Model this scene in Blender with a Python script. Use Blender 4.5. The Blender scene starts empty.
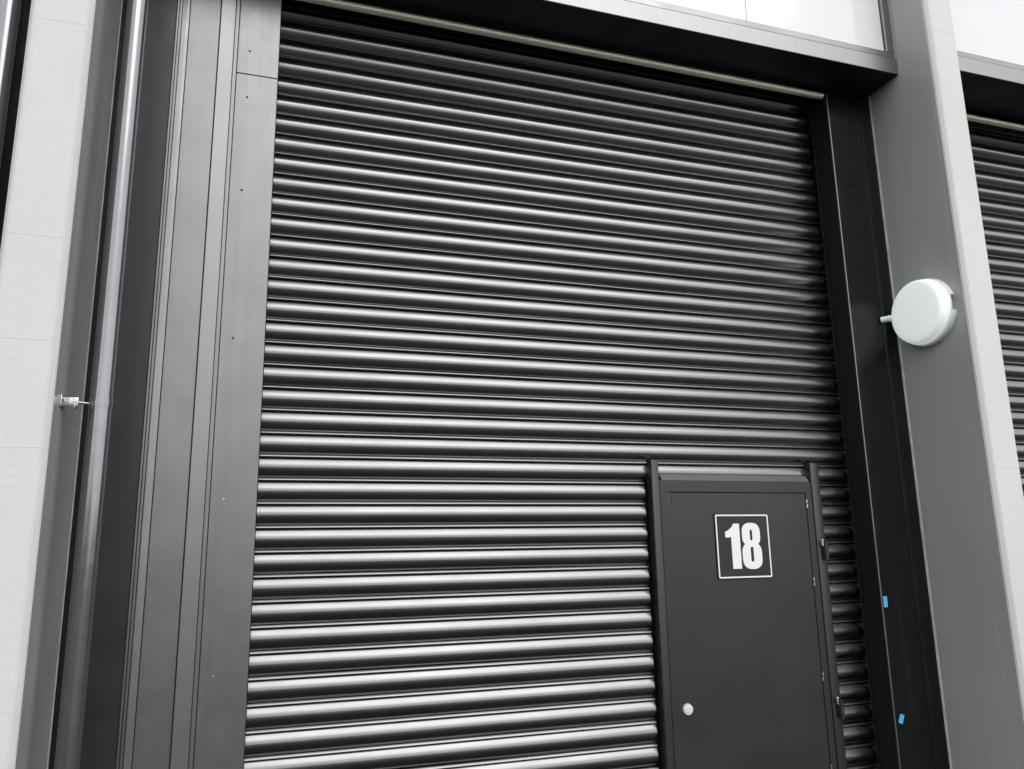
import bpy, bmesh, math, random
from mathutils import Matrix, Vector
random.seed(7)
scene = bpy.context.scene
COL = scene.collection
R = math.radians

# ------------------------------------------------------------------ materials
def new_mat(name):
    m = bpy.data.materials.new(name); m.use_nodes = True
    nt = m.node_tree
    return m, nt, nt.nodes['Principled BSDF']

def paint(name, base, rough=0.4, metallic=0.0, spec=0.5, var=0.12, stain=0.0, scale=3.0,
          rough_var=0.08, bump=0.0, bump_scale=60.0, stretch=(1, 1, 1), streak=0.0, speck=0.0):
    """painted / coated surface with blotchy colour, roughness variation, run marks and fine bump"""
    m, nt, p = new_mat(name)
    N, L = nt.nodes, nt.links
    tc = N.new('ShaderNodeTexCoord')
    mp = N.new('ShaderNodeMapping'); mp.inputs['Scale'].default_value = stretch
    L.new(tc.outputs['Object'], mp.inputs['Vector'])
    n1 = N.new('ShaderNodeTexNoise'); n1.inputs['Scale'].default_value = scale
    n1.inputs['Detail'].default_value = 6; n1.inputs['Roughness'].default_value = 0.6
    L.new(mp.outputs['Vector'], n1.inputs['Vector'])
    r1 = N.new('ShaderNodeMapRange')
    r1.inputs['From Min'].default_value = 0.3; r1.inputs['From Max'].default_value = 0.7
    r1.inputs['To Min'].default_value = 1 - var; r1.inputs['To Max'].default_value = 1 + var
    L.new(n1.outputs['Fac'], r1.inputs['Value'])
    fac = r1.outputs['Result']
    # vertical run marks
    if stain > 0:
        mp2 = N.new('ShaderNodeMapping'); mp2.inputs['Scale'].default_value = (38, 38, 0.55)
        L.new(tc.outputs['Object'], mp2.inputs['Vector'])
        n2 = N.new('ShaderNodeTexNoise'); n2.inputs['Scale'].default_value = 1.0
        n2.inputs['Detail'].default_value = 4
        L.new(mp2.outputs['Vector'], n2.inputs['Vector'])
        r2 = N.new('ShaderNodeMapRange')
        r2.inputs['From Min'].default_value = 0.5; r2.inputs['From Max'].default_value = 0.72
        r2.inputs['To Min'].default_value = 1.0; r2.inputs['To Max'].default_value = 1 - stain
        L.new(n2.outputs['Fac'], r2.inputs['Value'])
        mu = N.new('ShaderNodeMath'); mu.operation = 'MULTIPLY'
        L.new(fac, mu.inputs[0]); L.new(r2.outputs['Result'], mu.inputs[1]); fac = mu.outputs[0]
    if streak > 0:      # pale dried water runs
        mp5 = N.new('ShaderNodeMapping'); mp5.inputs['Scale'].default_value = (26, 26, 0.8)
        mp5.inputs['Location'].default_value = (3.7, 1.9, 5.3)
        L.new(tc.outputs['Object'], mp5.inputs['Vector'])
        n5 = N.new('ShaderNodeTexNoise'); n5.inputs['Scale'].default_value = 1.0
        n5.inputs['Detail'].default_value = 3
        L.new(mp5.outputs['Vector'], n5.inputs['Vector'])
        r5 = N.new('ShaderNodeMapRange')
        r5.inputs['From Min'].default_value = 0.60; r5.inputs['From Max'].default_value = 0.74
        r5.inputs['To Min'].default_value = 1.0; r5.inputs['To Max'].default_value = 1 + streak
        L.new(n5.outputs['Fac'], r5.inputs['Value'])
        mu = N.new('ShaderNodeMath'); mu.operation = 'MULTIPLY'
        L.new(fac, mu.inputs[0]); L.new(r5.outputs['Result'], mu.inputs[1]); fac = mu.outputs[0]
    if speck > 0:
        n4 = N.new('ShaderNodeTexNoise'); n4.inputs['Scale'].default_value = 130
        n4.inputs['Detail'].default_value = 2
        L.new(tc.outputs['Object'], n4.inputs['Vector'])
        r4 = N.new('ShaderNodeMapRange')
        r4.inputs['From Min'].default_value = 0.70; r4.inputs['From Max'].default_value = 0.78
        r4.inputs['To Min'].default_value = 1.0; r4.inputs['To Max'].default_value = 1 - speck
        L.new(n4.outputs['Fac'], r4.inputs['Value'])
        mu = N.new('ShaderNodeMath'); mu.operation = 'MULTIPLY'
        L.new(fac, mu.inputs[0]); L.new(r4.outputs['Result'], mu.inputs[1]); fac = mu.outputs[0]
    mix = N.new('ShaderNodeVectorMath'); mix.operation = 'SCALE'
    mix.inputs[0].default_value = base
    L.new(fac, mix.inputs['Scale'])
    L.new(mix.outputs['Vector'], p.inputs['Base Color'])
    # roughness
    n3 = N.new('ShaderNodeTexNoise'); n3.inputs['Scale'].default_value = scale * 2.7
    n3.inputs['Detail'].default_value = 5
    L.new(mp.outputs['Vector'], n3.inputs['Vector'])
    r3 = N.new('ShaderNodeMapRange')
    r3.inputs['From Min'].default_value = 0.3; r3.inputs['From Max'].default_value = 0.7
    r3.inputs['To Min'].default_value = max(0.02, rough - rough_var); r3.inputs['To Max'].default_value = rough + rough_var
    L.new(n3.outputs['Fac'], r3.inputs['Value'])
    L.new(r3.outputs['Result'], p.inputs['Roughness'])
    p.inputs['Metallic'].default_value = metallic
    p.inputs['Specular IOR Level'].default_value = spec
    if bump > 0:
        nb = N.new('ShaderNodeTexNoise'); nb.inputs['Scale'].default_value = bump_scale
        nb.inputs['Detail'].default_value = 3
        L.new(mp.outputs['Vector'], nb.inputs['Vector'])
        bp = N.new('ShaderNodeBump'); bp.inputs['Strength'].default_value = bump
        bp.inputs['Distance'].default_value = 0.01
        L.new(nb.outputs['Fac'], bp.inputs['Height'])
        L.new(bp.outputs['Normal'], p.inputs['Normal'])
    return m

M = {}
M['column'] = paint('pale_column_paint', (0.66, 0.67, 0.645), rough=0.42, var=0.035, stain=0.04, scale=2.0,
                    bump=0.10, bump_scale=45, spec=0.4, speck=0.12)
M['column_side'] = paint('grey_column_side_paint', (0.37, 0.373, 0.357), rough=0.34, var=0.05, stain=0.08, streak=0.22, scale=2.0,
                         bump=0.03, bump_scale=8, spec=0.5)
M['slat'] = paint('shutter_slat_metal', (0.205, 0.207, 0.207), rough=0.25, metallic=1.0, var=0.06, scale=5,
                  rough_var=0.04, stretch=(0.5, 1, 2))
M['jamb'] = paint('grey_metallic_sheet', (0.235, 0.237, 0.24), rough=0.36, metallic=0.9, var=0.06, stain=0.09,
                  scale=7, rough_var=0.03, speck=0.15)
M['trim'] = paint('light_metal_trim', (0.275, 0.278, 0.28), rough=0.36, metallic=0.9, var=0.05, stain=0.08, scale=6, rough_var=0.03)
M['charcoal'] = paint('charcoal_coated_steel', (0.006, 0.007, 0.008), rough=0.22, spec=0.32, streak=1.2, var=0.2, stain=0.1,
                      scale=4, rough_var=0.08, bump=0.015, bump_scale=7)
M['charcoal_left'] = paint('bluish_charcoal_panel', (0.016, 0.018, 0.021), rough=0.4, spec=0.6, var=0.15, scale=4)
M['black'] = paint('black_soffit_sheet', (0.008, 0.008, 0.009), rough=0.5, spec=0.3, var=0.2, stain=0.2)
M['door'] = paint('charcoal_door_sheet', (0.012, 0.0145, 0.013), rough=0.42, spec=0.7, var=0.2, scale=2.2, rough_var=0.06,
                  bump=0.02, bump_scale=5)
M['dark_metal'] = paint('dark_metal', (0.09, 0.09, 0.092), rough=0.3, metallic=0.9, var=0.1)
M['drip'] = paint('drip_strip_paint', (0.075, 0.08, 0.077), rough=0.45, spec=0.8, var=0.08)
M['pipe'] = paint('grey_pipe_metal', (0.26, 0.26, 0.27), rough=0.17, metallic=0.9, var=0.06, scale=8, rough_var=0.05)
M['beam'] = paint('brushed_flashing', (0.28, 0.28, 0.285), rough=0.40, metallic=1.0, var=0.03, scale=2, rough_var=0.015, stain=0.05)
M['cream'] = paint('cream_metal_tube', (0.95, 0.93, 0.80), rough=0.52, metallic=0.85, var=0.03, scale=5, rough_var=0.02)
M['white'] = paint('white_plastic', (0.88, 0.90, 0.88), rough=0.35, var=0.03)
M['lens'] = paint('opal_diffuser', (0.80, 0.85, 0.82), rough=0.3, var=0.02)
_p = M['lens'].node_tree.nodes['Principled BSDF']          # the lamp is on: a faint glow beside the daylight
_p.inputs['Emission Color'].default_value = (0.93, 1.0, 0.96, 1); _p.inputs['Emission Strength'].default_value = 0.22
M['sign_white'] = paint('sign_white', (0.88, 0.88, 0.87), rough=0.45, var=0.03)
M['sign_black'] = paint('sign_black', (0.022, 0.023, 0.025), rough=0.45, spec=0.4, var=0.1)
M['steel'] = paint('zinc_steel', (0.62, 0.62, 0.62), rough=0.3, metallic=1.0, var=0.15, scale=60)
M['lock_metal'] = paint('satin_lock_metal', (0.80, 0.80, 0.79), rough=0.45, metallic=0.4, var=0.08, scale=40)
M['screw_dark'] = paint('dark_screw', (0.03, 0.03, 0.03), rough=0.4, metallic=0.5)
M['tape'] = paint('blue_tape', (0.10, 0.43, 0.80), rough=0.5, var=0.15, scale=60)
M['sealant'] = paint('grey_sealant', (0.50, 0.49, 0.45), rough=0.55, var=0.25, scale=18)
M['frame'] = paint('window_frame_metal', (0.26, 0.26, 0.26), rough=0.35, metallic=0.9, var=0.08)
M['gasket'] = paint('rubber_and_shade_black', (0.006, 0.006, 0.007), rough=0.6, spec=0.3)  # for rubber seals, and for gaps whose shade is coloured in
M['pane'] = paint('opal_glazing', (0.84, 0.83, 0.85), rough=0.08, var=0.015, scale=1.0, rough_var=0.02)
M['ground'] = paint('wet_asphalt', (0.026, 0.026, 0.025), spec=0.15, rough=0.5, var=0.3, scale=0.7, rough_var=0.22, bump=0.2, bump_scale=120)
M['ridge'] = paint('ridge_green', (0.05, 0.065, 0.035), rough=0.9, var=0.3, scale=0.05)
M['wall'] = paint('backing_wall', (0.10, 0.10, 0.10), rough=0.8)

# ------------------------------------------------------------------ mesh helpers
def link(name, bm, mat, parent=None, smooth=None):
    me = bpy.data.meshes.new(name)
    bmesh.ops.recalc_face_normals(bm, faces=bm.faces[:])
    bm.to_mesh(me); bm.free()
    me.materials.append(mat)
    if smooth is not None:
        me.polygons.foreach_set('use_smooth', [True] * len(me.polygons))
        me.set_sharp_from_angle(angle=R(smooth))
    o = bpy.data.objects.new(name, me)
    COL.objects.link(o)
    if parent is not None:
        o.parent = parent
        o.matrix_parent_inverse = Matrix.Translation(-parent.location) if parent.parent is None else \
            parent.matrix_basis.inverted() @ Matrix.Identity(4)
    return o

def setp(o, label=None, cat=None, group=None, kind=None):
    if label: o['label'] = label
    if cat: o['category'] = cat
    if group: o['group'] = group
    if kind: o['kind'] = kind
    return o

def thing(name, loc, label, cat, group=None):
    o = bpy.data.objects.new(name, None); COL.objects.link(o)
    o.location = loc; o.empty_display_size = 0.1
    return setp(o, label, cat, group)

def box(bm, x0, x1, y0, y1, z0, z1, bev=0.0, seg=2):
    vs = [bm.verts.new(p) for p in ((x0, y0, z0), (x1, y0, z0), (x1, y1, z0), (x0, y1, z0),
                                    (x0, y0, z1), (x1, y0, z1), (x1, y1, z1), (x0, y1, z1))]
    fs = [bm.faces.new([vs[i] for i in f]) for f in
          ((0, 1, 5, 4), (1, 2, 6, 5), (2, 3, 7, 6), (3, 0, 4, 7), (4, 5, 6, 7), (0, 3, 2, 1))]
    if bev > 0:
        es = list({e for f in fs for e in f.edges})
        bmesh.ops.bevel(bm, geom=es, offset=bev, segments=seg, affect='EDGES', profile=0.5)

def bx(x0, x1, y0, y1, z0, z1, bev=0.0, seg=2):
    bm = bmesh.new(); box(bm, x0, x1, y0, y1, z0, z1, bev, seg); return bm

def prism(bm, poly, z0, z1, axis='Z'):
    def P(a, b, c):
        return (a, b, c) if axis == 'Z' else ((c, a, b) if axis == 'X' else (a, c, b))
    lo = [bm.verts.new(P(a, b, z0)) for a, b in poly]
    hi = [bm.verts.new(P(a, b, z1)) for a, b in poly]
    n = len(poly)
    for i in range(n):
        bm.faces.new((lo[i], lo[(i + 1) % n], hi[(i + 1) % n], hi[i]))
    bm.faces.new(lo[::-1]); bm.faces.new(hi)

def tube(bm, p0, p1, r, n=24, caps=True, r1=None):
    p0, p1 = Vector(p0), Vector(p1); d = (p1 - p0).normalized()
    u = d.orthogonal().normalized(); v = d.cross(u)
    r1 = r if r1 is None else r1
    a = [bm.verts.new(p0 + r * (math.cos(t) * u + math.sin(t) * v)) for t in [2 * math.pi * i / n for i in range(n)]]
    b = [bm.verts.new(p1 + r1 * (math.cos(t) * u + math.sin(t) * v)) for t in [2 * math.pi * i / n for i in range(n)]]
    for i in range(n):
        bm.faces.new((a[i], a[(i + 1) % n], b[(i + 1) % n], b[i]))
    if caps:
        bm.faces.new(a[::-1]); bm.faces.new(b)

# ------------------------------------------------------------------ dimensions (metres)
YJ = -0.12            # front of the door surround
XR = 2.267            # right end of the opening
CXR = 2.498           # side face of the right column
CXL = -0.4885         # side face of the left column
YC = -0.469           # column fronts
ZB = 3.535            # underside of lintel

# ------------------------------------------------------------------ ground and hills
bm = bmesh.new()
bmesh.ops.create_grid(bm, x_segments=40, y_segments=40, size=400)
setp(link('ground', bm, M['ground']), kind='structure')
bm = bmesh.new()
prev = None; first = None
NH = 90
rows = []
for i in range(NH):
    a = 2 * math.pi * i / NH
    h = 7 + 3.0 * math.sin(3 * a + 1) + 2.0 * math.sin(7 * a) + random.uniform(-.6, .6)
    rows.append([(r_ * math.cos(a), r_ * math.sin(a), z_) for r_, z_ in ((95, -0.5), (112, h * .6), (130, h), (170, h * .8), (260, -1))])
vr = [[bm.verts.new(p) for p in r_] for r_ in rows]
for i in range(NH):
    a, b = vr[i], vr[(i + 1) % NH]
    for k in range(4):
        bm.faces.new((a[k], b[k], b[k + 1], a[k + 1]))
setp(link('reflection_ridge', bm, M['ridge'], smooth=60), kind='structure')  # unseen ring added to darken low reflections up to the horizon

# ------------------------------------------------------------------ columns
def column(x0, x1, label):
    t = thing('column', ((x0 + x1) / 2, -0.22, 0), label, 'column', 'pale columns between the bays')
    ch = 0.014
    zs = [0.0, 0.62, 1.24, 1.858, 2.126, 2.397, 3.01, 3.63, 4.25, 4.9, 6.6]
    bm = bmesh.new()
    poly = [(x0, 0.06), (x0, YC + ch), (x0 + ch * .9, YC), (x1 - ch * .9, YC), (x1, YC + ch), (x1, 0.06)]
    prism(bm, poly, 0, 6.6)
    bmesh.ops.recalc_face_normals(bm, faces=bm.faces[:])
    es = [e for e in bm.edges if abs(e.verts[0].co.z - e.verts[1].co.z) > 3]
    bmesh.ops.bevel(bm, geom=es, offset=0.0025, segments=2, affect='EDGES')
    sh_ = link('shaft', bm, M['column'], t)
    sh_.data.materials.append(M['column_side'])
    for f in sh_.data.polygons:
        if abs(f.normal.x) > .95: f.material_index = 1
    # very shallow ridges where the casting / filler joints show on the front
    bm = bmesh.new()
    for z in zs[1:-1]:
        box(bm, x0 + ch + .002, x1 - ch - .002, YC - 0.0004, YC + .01, z - 0.0012, z + 0.0012, .0002, 1)
    link('joint', bm, M['column'], t)
    return t

column(-0.642, CXL, 'pale column on the left with a grey downpipe beside its shaded face')
column(CXR, 2.641, 'pale column on the right carrying the round white lamp')

# ------------------------------------------------------------------ shutter curtains
PITCH = 0.075
def slat_profile():
    """(y, z) from the top of one slat down; z counts downwards from the slat's top lip"""
    pts = []
    # small interlock lip: slopes outwards, rolled under
    pts += [(0.0065, 0.0002), (0.0030, 0.0006), (0.0010, 0.0014), (-0.0008, 0.0032), (-0.0026, 0.0054),
            (-0.0038, 0.0072), (-0.0039, 0.0082), (-0.0028, 0.0090), (0.0000, 0.0094), (0.0065, 0.0096), (0.0065, 0.0101)]
    # main bulge
    z0, z1, d = 0.0105, 0.0728, 0.0135
    for k in range(19):
        t = (1 - math.cos(math.pi * k / 18)) * .5
        s = math.sin(math.pi * t ** 1.06) ** 0.90
        pts.append((0.006 - d * s, z0 + (z1 - z0) * t))
    pts.append((0.0065, 0.0740))
    return pts
PROF = slat_profile()

def curtain_bm(sections, ztop, zphase, y0):
    """sections: (x0, x1, zlow, zhigh)"""
    bm = bmesh.new()
    k0 = int(math.floor((zphase - 0) / PITCH))
    n = int((ztop - 0) / PITCH) + 2
    zstart = zphase + math.floor((ztop - zphase) / PITCH) * PITCH
    for i in range(n):
        zt = zstart - i * PITCH
        if zt < PITCH: break
        dy = random.uniform(-.0006, .0006); tilt = random.uniform(-.02, .02)
        for (xa, xb, zl, zh) in sections:
            if not (zl <= zt - PITCH * .5 < zh): continue
            nx = max(2, int((xb - xa) / 0.25) + 1)
            cols = []
            for j in range(nx + 1):
                x = xa + (xb - xa) * j / nx
                wob = 0.0005 * math.sin(x * 3.1 + i * 1.7) + 0.0003 * math.sin(x * 9 + i)
                cols.append([bm.verts.new((x, y0 + py + dy + wob + tilt * (pz - .037) , zt - pz)) for py, pz in PROF])
            for j in range(nx):
                for q in range(len(PROF) - 1):
                    bm.faces.new((cols[j][q], cols[j][q + 1], cols[j + 1][q + 1], cols[j + 1][q]))
            for x, c, in ((xa, cols[0]), (xb, cols[-1])):
                bk = [bm.verts.new((x, y0 + .016, v.co.z)) for v in c]
                for q in range(len(PROF) - 1):
                    bm.faces.new((c[q], c[q + 1], bk[q + 1], bk[q]))
    return bm

PH = 1.6 + 2.604 * (-0.0267) + 0.0036     # height of one interlock bead
sh = thing('roller_shutter', (1.13, 0, 0), 'black ribbed roller shutter with the wicket door numbered 18', 'roller shutter')
DX0, DX1, DTOP = 1.362, 2.107, 1.856
cur = link('curtain', curtain_bm([(0.002, XR + .0, DTOP, 9), (0.002, DX0 - .008, 0, DTOP), (DX1 + .006, XR, 0, DTOP)], 3.60, PH, 0.0),
           M['slat'], sh, smooth=50)
link('backing_sheet', bx(-0.05, 2.33, 0.021, 0.03, 0.0, 3.9), M['gasket'], sh)
# wicket door: the leaf is the part; frame, hinges, lock are sub-parts
dl = link('wicket_door', bx(1.4015, 2.0335, -0.0325, 0.0, 0.06, 1.7905, .0006, 1), M['door'], sh)
def sub(name, bm, mat, parent, smooth=None):
    o = link(name, bm, mat, None, smooth)
    o.parent = parent
    o.matrix_parent_inverse = Matrix.Translation(-sh.location)
    o.matrix_parent_inverse = Matrix.Identity(4)
    return o
bm = bmesh.new()
box(bm, 1.4015, 1.4430, -0.0318, 0.004, 1.7908, 1.7935)         # top left corner
box(bm, 2.0377, 2.0640, -0.0325, 0.004, 0.0, 1.8360, .0006, 1)            # right stile
box(bm, 1.4015, 2.0374, -0.0324, 0.004, 1.7935, 1.8355, .0005, 1)        # head
box(bm, 1.3690, 1.3990, -0.0365, 0.010, 0.0, 1.9100, .003)             # left edge strap, running up past the head
box(bm, 2.0660, 2.1050, -0.0370, 0.010, 0.0, 1.9100, .003)             # right edge strap
box(bm, 1.3992, 1.4010, -0.020, 0.004, 0.0, 1.8360)
sub('door_frame', bm, M['door'], dl, 40)
bm = bmesh.new()
prism(bm, [(-0.0322, 1.8362), (-0.015, 1.8600), (0.004, 1.8600), (0.004, 1.8362)], 1.412, 2.058, 'X')
sub('drip_strip', bm, M['drip'], dl)
bm = bx(1.4450, 1.4480, -.0332, -.0325, 1.757, 1.775)
sub('key_slot', bm, M['gasket'], dl)
for z in (1.578, 1.005, 0.42):
    bm = bmesh.new()
    tube(bm, (2.094, -.052, z - .040), (2.094, -.052, z + .026), .0075, 16)
    box(bm, 2.0850, 2.1000, -.050, -.0395, z - .038, z + .020, .002)
    sub('hinge', bm, M['door'], dl, 40)
    bm = bmesh.new()
    tube(bm, (2.0800, -.050, z + .012), (2.0800, -.050, z + .032), .0045, 12)
    bmesh.ops.create_uvsphere(bm, u_segments=12, v_segments=8, radius=.0055, matrix=Matrix.Translation((2.0800, -.050, z + .033)))
    box(bm, 2.0775, 2.0830, -.048, -.0395, z + .012, z + .028, .001)
    sub('hinge_pin', bm, M['steel'], dl, 40)
for z in (1.752, 1.458, 1.117, 0.796, 0.48):
    bm = bmesh.new()
    tube(bm, (2.0358, -.036, z - .017), (2.0358, -.036, z - .004), .0036, 10)
    tube(bm, (2.0358, -.036, z + .001), (2.0358, -.036, z + .015), .0036, 10)
    sub('hinge_knuckle', bm, M['steel'], dl, 40)
bm = bmesh.new()
lx, lz = 1.4625, 1.0415
tube(bm, (lx, -.0325, lz), (lx, -.040, lz), .0195, 32, True, .0175)
tube(bm, (lx, -.040, lz), (lx, -.0415, lz), .0120, 24, True, .0110)
box(bm, lx - .0012, lx + .0012, -.0419, -.041, lz - .006, lz + .006)
sub('lock', bm, M['lock_metal'], dl, 40)

# second bay
rs = thing('roller_shutter', (4.1, 0.05, 0), 'black ribbed roller shutter of the next bay beyond the right column', 'roller shutter')
link('curtain', curtain_bm([(2.56, 5.6, 0, 9)], 3.68, PH + .055, 0.05), M['slat'], rs, smooth=50)
link('backing_sheet', bx(2.56, 5.6, 0.071, 0.08, 0.0, 3.9), M['gasket'], rs)

# ------------------------------------------------------------------ door surround, left
g = thing('door_surround', (-0.15, -0.05, 0), 'grey folded metal surround with screws left of the black shutter', 'door frame')
def panel(name, x0, x1, yf, mat, z0=0.0, z1=ZB - .002, bev=.0015, yb=.018, label=None):
    o = link(name, bx(x0, x1, yf, yb, z0, z1, bev), mat, g_cur)
    if label: o['label'] = label
    return o
g_cur = g
panel('guide_cover', -0.1310, 0.0, YJ, M['jamb'], 0, 3.1580)
panel('guide_cover', -0.1310, 0.0, YJ, M['jamb'], 3.1600)
panel('edge_bead', -.1443, -.1325, YJ - .003, M['jamb'])
panel('trim_strip', -0.1900, -0.1450, YJ - .010, M['trim'], label='lighter raised metal strip')
panel('side_panel', -0.2860, -0.1925, YJ, M['jamb'])
bm = bmesh.new()
prism(bm, [(-.3265, .017), (-.3265, YJ - .002), (-.3240, YJ - .005), (-.3195, YJ - .005), (-.3180, YJ + .006),
           (-.3150, YJ + .006), (-.3140, YJ - .004), (-.3105, YJ - .004), (-.3090, YJ + .004), (-.3070, YJ + .004), (-.3060, YJ - .004),
           (-.2960, YJ + .0005), (-.2880, YJ + .003), (-.2880, .017)], 0, ZB - .002)
link('ribbed_edge', bm, M['jamb'], g)
link('joint_filler', bx(-.2870, -.0008, YJ + .014, .0165, 0, ZB - .003), M['charcoal'], g)
for z in (3.2457, 3.0754, 2.744, 2.2506, 1.7572, 1.2604, 0.8, 0.35):
    bm = bmesh.new()
    tube(bm, (-.0935, YJ + .001, z), (-.0935, YJ - .0022, z), .0042, 12, True, .003)
    link('screw', bm, M['screw_dark'] if z > 2 else M['steel'], g, smooth=40)
# recessed dark infill between column and surround
t = thing('infill_panel', (-.41, -.1, 0), 'bluish charcoal infill panel behind the downpipe', 'wall panel')
link('panel', bx(CXL + .003, -.3268, -.119, .017, 0, ZB - .002, .001), M['charcoal_left'], t)
bm = bmesh.new()
prism(bm, [(CXL, -.116), (CXL, -.1280), (CXL + .0014, -.126), (CXL + .0018, -.116)], 0, ZB - .004)
link('sealant_bead', bm, M['sealant'], t)
link('shadow_strip', bx(CXL + .002, -.4390, -.1235, -.1192, 0, ZB - .003, .001), M['gasket'], t)  # black strip standing in for the shade between column and downpipe

# ------------------------------------------------------------------ door surround, right
g2 = thing('door_surround', (2.38, -0.05, 0), 'black glossy metal surround between the shutter and the right column', 'door frame')
g_cur = g2
for z0, z1 in ((0, 3.0900), (3.0906, ZB - .002)):
    o = link('guide_cover', bx(XR, 2.4250, YJ, .018, z0, z1, .0008, 1), M['charcoal'], g2)
bm = bmesh.new()
prism(bm, [(2.4252, .017), (2.4252, YJ + .004), (2.4272, YJ - .004), (2.4300, YJ - .004), (2.4315, YJ + .005), (2.4345, YJ + .005),
           (2.4360, YJ - .003), (2.4390, YJ - .003), (2.4405, YJ + .010), (2.4405, .017)], 0, ZB - .002)
link('ribbed_edge', bm, M['dark_metal'], g2)
panel('side_panel', 2.4408, CXR - .001, YJ + .001, M['charcoal'])
bm = bmesh.new()
prism(bm, [(CXR, -.1175), (CXR - .0030, -.1192), (CXR - .0016, -.1250), (CXR, -.1280)], 0, ZB - .004)
link('sealant_bead', bm, M['sealant'], g2)

link('guide_channel', bx(XR - .004, XR - .0004, YJ + .003, -.0185, 0, ZB - .003), M['gasket'], g2)
link('brush_seal', bx(2.2565, XR - .0045, -.024, -.0188, 0, ZB - .003, .001), M['gasket'], g2)
bm = bmesh.new()
prism(bm, [(XR - .0006, YJ + .0024), (XR - .0006, YJ + .0012), (XR + .0012, YJ - .0006), (XR + .0024, YJ - .0006), (XR + .0024, YJ + .0024)], 0, ZB - .03)
link('edge_highlight', bm, M['beam'], g2)  # metal sliver added for the bright catch-light along the corner

# ------------------------------------------------------------------ lintels, soffits, bars, windows
def lintel(x0, x1, dz, dy, label, hy=0):
    t = thing('lintel', ((x0 + x1) / 2, -0.2 + dy, ZB + dz), label, 'lintel', None)
    link('flashing', bx(x0, x1, -.2925 + dy, -.2890 + dy, ZB + dz, 3.608 + dz, .0022), M['beam'], t)
    link('soffit', bx(x0, x1, -.2885 + dy, -.060 + dy, ZB + dz + .001, ZB + dz + .07), M['black'], t)
    link('head_box', bx(x0 if x0 > 1 else -.05, x1 if x0 > 1 else XR + .05, -.045 + dy + hy, -.032 + dy + hy, ZB + dz - .036, ZB + dz + .08, .002), M['black'], t)
    link('head_plate', bx(x0, x1, .020 + dy, .045 + dy, ZB + dz, 3.9 + dz), M['black'], t)
    link('back_plate', bx(x0, x1, -.24 + dy, .02 + dy, 3.75 + dz, 3.80 + dz), M['black'], t)
    return t
lintel(CXL + .001, CXR - .001, 0, 0, 'brushed grey metal lintel over the numbered shutter, black underneath')
lintel(2.642, 5.6, .085, 0, 'brushed grey metal lintel right of the right column', .04)

def bar(x0, x1, y, z, label):
    bm = bmesh.new()
    tube(bm, (x0, y, z), (x1, y, z), .0148, 24)
    tube(bm, (x1, y, z), (x1 + .006, y, z), .0095, 20)
    o = link('guide_bar', bm, M['cream'], None, smooth=40)
    setp(o, label, 'tube')
    return o
bar(.004, XR - .009, -.100, 3.505, 'cream tube across the top of the numbered shutter')
bar(2.56, 5.6, -.060, 3.575, 'cream tube across the top of the shutter right of the column')

def window(x0, x1, dz, splits, label):
    t = thing('window', ((x0 + x1) / 2, -.26, 3.61 + dz), label, 'window')
    zb, zt = 3.6145 + dz, 6.2
    yf = -.283
    bm = bmesh.new()
    box(bm, x0, x1, yf, -.240, zb, zb + .029, .002)
    box(bm, x0, x1, yf, -.240, zt - .05, zt, .002)
    box(bm, x0, x0 + .034, yf - .0006, -.2405, zb + .0295, zt - .0505, .002)
    box(bm, x1 - .034, x1, yf - .0006, -.2405, zb + .0295, zt - .0505, .002)
    link('frame', bm, M['frame'], t)
    link('gasket', bx(x0, x1, -.286, -.25, 3.609 + dz, zb - .0003), M['gasket'], t)
    xs = [x0 + .036] + splits + [x1 - .036]
    for a, b in zip(xs[:-1], xs[1:]):
        link('pane', bx(a + .0012, b - .0012, yf + .012, -.25, zb + .031, zt - .052, .001), M['pane'], t)
    return t
window(CXL + .002, CXR - .002, 0, [.68, 1.777], 'white frosted window over the lintel of the numbered shutter')
window(2.643, 5.6, .085, [4.0], 'white frosted window right of the right column')

# ------------------------------------------------------------------ downpipes
def downpipe(x, y, label, brackets, bx0):
    t = thing('downpipe', (x, y, 0), label, 'downpipe', 'downpipes beside the left column')
    bm = bmesh.new()
    r = .0272
    tube(bm, (x, y, 0.02), (x, y, 6.6), r, 40)
    for z in (3.3 - 1.31, 0.3, 4.9):
        tube(bm, (x, y, z - .011), (x, y, z + .011), r + .0014, 40)
        tube(bm, (x, y, z - .004), (x, y, z + .004), r + .0024, 40)
    link('pipe', bm, M['pipe'], t, smooth=40)
    for z in brackets:
        s = 1 if bx0 < x else -1
        bm = bmesh.new()
        xa = bx0
        box(bm, min(xa, xa + s * .004), max(xa, xa + s * .004), y - .045, y - .010, z - .016, z + .014, .001)     # wall plate
        box(bm, min(xa + s * .004, xa + s * .040), max(xa + s * .004, xa + s * .040), y - .034, y - .030, z - .013, z + .010, .001)
        box(bm, min(xa + s * .028, xa + s * .036), max(xa + s * .028, xa + s * .036), y - .036, y - .012, z - .017, z + .008, .001)
        tube(bm, (xa + s * .036, y - .02, z), (x - s * r, y - .006, z), .004, 10)
        b = link('bracket', bm, M['steel'], t, smooth=30)
        for pa, pb, r_ in (((xa + s * .004, y - .039, z + .002), (xa + s * .009, y - .039, z + .002), .005),
                           ((xa + s * .034, y - .036, z + .001), (xa + s * .034, y - .041, z + .001), .0045)):
            bm = bmesh.new(); tube(bm, pa, pb, r_, 6)
            sc = link('screw', bm, M['steel'], None, smooth=30); sc.parent = b
    return t
downpipe(-.4020, -.350, 'grey metal downpipe on a bracket right of the left column', (1.988, .5, 3.9), CXL)
downpipe(-.7240, -.350, 'grey downpipe at the left edge, beyond the left column', (1.2, 3.9), -.642)

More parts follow.
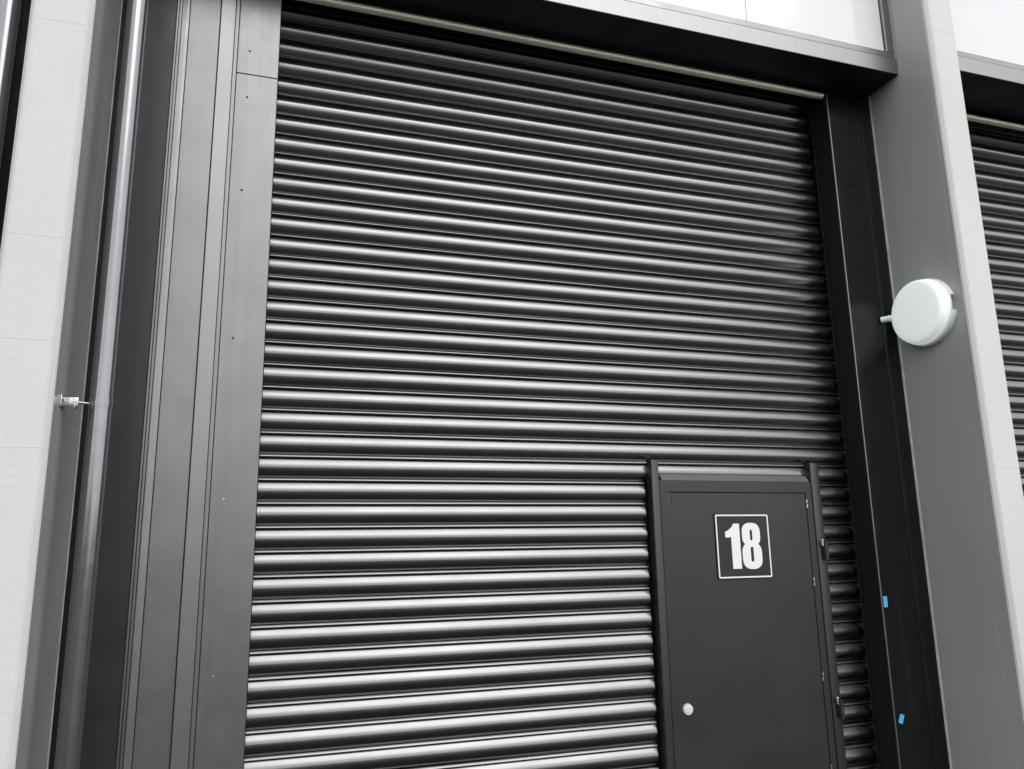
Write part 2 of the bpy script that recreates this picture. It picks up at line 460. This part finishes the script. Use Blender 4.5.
# ------------------------------------------------------------------ cladding of the bay on the left
t = thing('cladding_wall', (-2.2, 0, 0), 'charcoal metal wall left of the left column', 'wall')
bm = bmesh.new()

x = -.797
while x > -3.6:
    box(bm, x - .295, x, -.13, .02, 0, 6.4, .006); x -= .30
link('sheeting', bm, M['charcoal'], t, smooth=40)
link('recess', bx(-.7965, -.6425, -.02, .02, 0, 6.4), M['gasket'], t)  # back of the gap coloured black to give it its shade
wl = link('light_block_wall', bx(-3.6, 5.6, .30, .5, 0, 6.6), M['wall'])  # unseen slab added to stop light leaking in behind the shutters
setp(wl, 'plain grey slab added behind the shutters to block light', 'wall')

# ------------------------------------------------------------------ round lamp on the right column
lt = thing('wall_lamp', (CXR, -.285, 2.486), 'round white bulkhead lamp on the right column', 'wall lamp')
def lathe(prof, n, cen, skip=None):
    """prof: (r, depth towards -x); axis along -x through cen"""
    bm = bmesh.new()
    rings = []
    for r_, d_ in prof:
        if r_ < 1e-6:
            rings.append([bm.verts.new((cen[0] - d_, cen[1], cen[2]))]); continue
        rings.append([bm.verts.new((cen[0] - d_, cen[1] + r_ * math.cos(2 * math.pi * i / n), cen[2] + r_ * math.sin(2 * math.pi * i / n))) for i in range(n)])
    for q, (a, b) in enumerate(zip(rings[:-1], rings[1:])):
        for i in range(n):
            j = (i + 1) % n
            if skip and skip(i, q): continue
            if len(b) == 1: bm.faces.new((a[i], a[j], b[0]))
            elif len(a) == 1: bm.faces.new((a[0], b[j], b[i]))
            else: bm.faces.new((a[i], a[j], b[j], b[i]))
    return bm
cen = (CXR, -.285, 2.486)
na = 96
notch_c = int(na * (math.degrees(math.atan2(.022, -1)) % 360) / 360)
sk = lambda i, q: q <= 1 and abs(i - notch_c) <= 3
bm = lathe([(.1335, .0003), (.1350, .006), (.1340, .0225), (.1290, .0240), (.1285, .0275), (.1290, .0290), (.06, .029)], na, cen, sk)
# inner wall of the cut-out so that the rim has thickness there
for i0 in (notch_c - 3, notch_c + 4):
    a = 2 * math.pi * i0 / na
    pts = []
    for r_, d_ in ((.1335, .0003), (.1345, .0225), (.112, .0225), (.112, .0003)):
        pts.append(bm.verts.new((cen[0] - d_, cen[1] + r_ * math.cos(a), cen[2] + r_ * math.sin(a))))
    bm.faces.new(pts)
a0, a1 = [2 * math.pi * i0 / na for i0 in (notch_c - 3, notch_c + 4)]
for (r0, r1, d0, d1) in ((.1345, .112, .0225, .0225), (.112, .112, .0225, .0003)):
    q = [bm.verts.new((cen[0] - d_, cen[1] + r_ * math.cos(a), cen[2] + r_ * math.sin(a))) for r_, d_, a in
         ((r0, d0, a0), (r0, d0, a1), (r1, d1, a1), (r1, d1, a0))]
    bm.faces.new(q)
link('base', bm, M['white'], lt, smooth=35)
prof = [(.1300, .0292), (.1298, .0400), (.1268, .0430), (.1265, .056), (.1240, .064), (.1195, .0685), (.113, .0705), (.09, .0725), (.05, .0740), (0, .0745)]
link('diffuser', lathe(prof, 96, cen), M['lens'], lt, smooth=35)
bm = bmesh.new()
tube(bm, (2.452, -.160, 2.500), (2.418, YJ - .001, 2.497), .0125, 20)
tube(bm, (2.440, -.146, 2.499), (2.4375, -.143, 2.4988), .0145, 20)
link('conduit', bm, M['white'], lt, smooth=40)

# ------------------------------------------------------------------ number sign
sg = thing('number_sign', (1.7355, -.034, 1.48), 'square black sign with the white number 18 on the wicket door', 'sign')
SX0, SX1, SZ0, SZ1 = 1.6215, 1.8500, 1.4795, 1.7100
W, H = SX1 - SX0, SZ1 - SZ0
link('plate', bx(SX0 - .003, SX1 + .003, -.0375, -.0328, SZ0 - .003, SZ1 + .003, .001), M['sign_black'], sg)
def flat_shape(name, loops, mat, parent, y, th):
    cu = bpy.data.curves.new(name, 'CURVE'); cu.dimensions = '2D'; cu.fill_mode = 'BOTH'; cu.extrude = th / 2
    for lp in loops:
        sp = cu.splines.new('POLY'); sp.points.add(len(lp) - 1); sp.use_cyclic_u = True
        for p, (u, v) in zip(sp.points, lp):
            p.co = (SX0 + u * W, SZ1 - v * H, 0, 1)
    tmp = bpy.data.objects.new(name, cu); COL.objects.link(tmp)
    dg = bpy.context.evaluated_depsgraph_get()
    me = bpy.data.meshes.new_from_object(tmp.evaluated_get(dg))
    bpy.data.objects.remove(tmp)
    me.transform(Matrix.Translation((0, y, 0)) @ Matrix.Rotation(R(90), 4, 'X'))
    bm = bmesh.new(); bm.from_mesh(me)
    return link(name, bm, mat, parent)
def rrect(u0, u1, v0, v1, r, n=6):
    out = []
    for cu_, cv_, a0 in ((u1 - r, v1 - r, 0), (u0 + r, v1 - r, 90), (u0 + r, v0 + r, 180), (u1 - r, v0 + r, 270)):
        for k in range(n + 1):
            a = R(a0 + 90 * k / n); out.append((cu_ + r * math.cos(a), cv_ + r * math.sin(a)))
    return out
flat_shape('border', [rrect(0, 1, 0, 1, .025), rrect(.023, .977, .023, .977, .014)], M['sign_white'], sg, -.0378, .0008)
one = [(.330, .145), (.437, .145), (.437, .858), (.272, .858), (.272, .355), (.240, .362), (.165, .362), (.165, .272), (.215, .255), (.260, .225), (.300, .190)]
flat_shape('digit', [one], M['sign_white'], sg, -.0379, .001)
def arc(cu_, cv_, ru, rv, a0, a1, n=14, e=0.8):
    out = []
    for k in range(n + 1):
        a = R(a0 + (a1 - a0) * k / n)
        c, s = math.cos(a), math.sin(a)
        out.append((cu_ + ru * math.copysign(abs(c) ** e, c), cv_ + rv * math.copysign(abs(s) ** e, s)))
    return out
uc = .652
eight = (arc(uc, .29, .172, .158, 180, 360) +               # top arch (v grows downwards: 180..360 is upper half)
         [(uc + .172, .36), (uc + .166, .415), (uc + .145, .452), (uc + .122, .472), (uc + .150, .495), (uc + .174, .535), (uc + .184, .59)] +
         arc(uc, .70, .184, .168, 0, 180) +
         [(uc - .184, .59), (uc - .174, .535), (uc - .150, .495), (uc - .122, .472), (uc - .145, .452), (uc - .166, .415), (uc - .172, .36)])
h1 = arc(uc, .275, .024, .032, 180, 360, 8) + arc(uc, .385, .024, .030, 0, 180, 8)
h2 = arc(uc, .555, .028, .040, 180, 360, 8) + arc(uc, .715, .028, .038, 0, 180, 8)
flat_shape('digit', [eight, h1, h2], M['sign_white'], sg, -.0379, .001)

# ------------------------------------------------------------------ blue tape scraps
def tape(x, z, w, h, tilt, label):
    bm = bx(-w / 2, w / 2, -.0008, .0, -h / 2, h / 2)
    o = link('tape_scrap', bm, M['tape'])
    o.location = (x, YJ - .0004, z); o.rotation_euler = (0, R(tilt), 0)
    setp(o, label, 'tape', 'blue tape scraps on the black surround')
tape(2.2825, 1.379, .018, .040, 0, 'straight blue tape scrap, the upper one on the black surround')
tape(2.2965, .962, .019, .032, 22, 'tilted blue tape scrap, the lower one on the black surround')

# ------------------------------------------------------------------ camera
cam = bpy.data.cameras.new('Camera'); co = bpy.data.objects.new('Camera', cam); COL.objects.link(co)
cam.sensor_width = 36; cam.lens = 781.68 / 1024 * 36; cam.clip_start = .05; cam.clip_end = 2000
Rm = Matrix(((0.95156963, -0.04759791, -0.30372632), (-0.30698832, -0.2002479, -0.93040795), (-0.01653509, 0.97858838, -0.20516182)))
# world y is depth here, so rows are the world axes expressed in camera axes
co.matrix_world = Matrix.Translation((0, -2.604, 1.6)) @ Rm.to_4x4()
scene.camera = co

# ------------------------------------------------------------------ light: overcast sky
SUN_EL, SUN_AZ = R(45), R(162)
CLOUD = 0.85            # share of the sky hidden by even cloud
w = bpy.data.worlds.new('World'); scene.world = w; w.use_nodes = True
nt = w.node_tree; N, L = nt.nodes, nt.links
bg = N['Background']
sky = N.new('ShaderNodeTexSky'); sky.sky_type = 'NISHITA'; sky.sun_disc = False
sky.sun_elevation = SUN_EL; sky.sun_rotation = SUN_AZ
sky.air_density = 1.0; sky.dust_density = 4.0; sky.ozone_density = 1.0
hs = N.new('ShaderNodeHueSaturation'); hs.inputs['Saturation'].default_value = 0.15
L.new(sky.outputs['Color'], hs.inputs['Color'])
# cloud cover: soft blotches, brighter overhead
tc = N.new('ShaderNodeTexCoord')
cn = N.new('ShaderNodeTexNoise'); cn.inputs['Scale'].default_value = 2.2; cn.inputs['Detail'].default_value = 5
L.new(tc.outputs['Generated'], cn.inputs['Vector'])
cr = N.new('ShaderNodeMapRange'); cr.inputs['From Min'].default_value = .3; cr.inputs['From Max'].default_value = .7
cr.inputs['To Min'].default_value = .85; cr.inputs['To Max'].default_value = 1.15
L.new(cn.outputs['Fac'], cr.inputs['Value'])
sx = N.new('ShaderNodeSeparateXYZ'); L.new(tc.outputs['Generated'], sx.inputs[0])
zr = N.new('ShaderNodeMapRange'); zr.inputs['From Min'].default_value = 0; zr.inputs['From Max'].default_value = 1
zr.inputs['To Min'].default_value = 1.5; zr.inputs['To Max'].default_value = 1.2
L.new(sx.outputs['Z'], zr.inputs['Value'])
mu = N.new('ShaderNodeMath'); mu.operation = 'MULTIPLY'
L.new(cr.outputs['Result'], mu.inputs[0]); L.new(zr.outputs['Result'], mu.inputs[1])
vm = N.new('ShaderNodeVectorMath'); vm.operation = 'SCALE'
mc = N.new('ShaderNodeMix'); mc.data_type = 'RGBA'; mc.inputs[0].default_value = CLOUD
mc.inputs[7].default_value = (6.8, 7.0, 7.15, 1)
L.new(hs.outputs['Color'], mc.inputs[6])
L.new(mc.outputs[2], vm.inputs[0]); L.new(mu.outputs[0], vm.inputs['Scale'])
L.new(vm.outputs['Vector'], bg.inputs['Color'])
bg.inputs['Strength'].default_value = 0.10

sl = bpy.data.lights.new('Sun', 'SUN'); so = bpy.data.objects.new('Sun', sl); COL.objects.link(so)
sl.energy = 0.5; sl.angle = R(40); sl.color = (1, .97, .94)
d = Vector((math.sin(SUN_AZ) * math.cos(SUN_EL), math.cos(SUN_AZ) * math.cos(SUN_EL), math.sin(SUN_EL)))
so.rotation_euler = d.to_track_quat('Z', 'Y').to_euler()

scene.view_settings.view_transform = 'Standard'
scene.view_settings.look = 'None'
scene.view_settings.gamma = 1
scene.view_settings.exposure = 0.72
scene.render.engine = 'CYCLES'
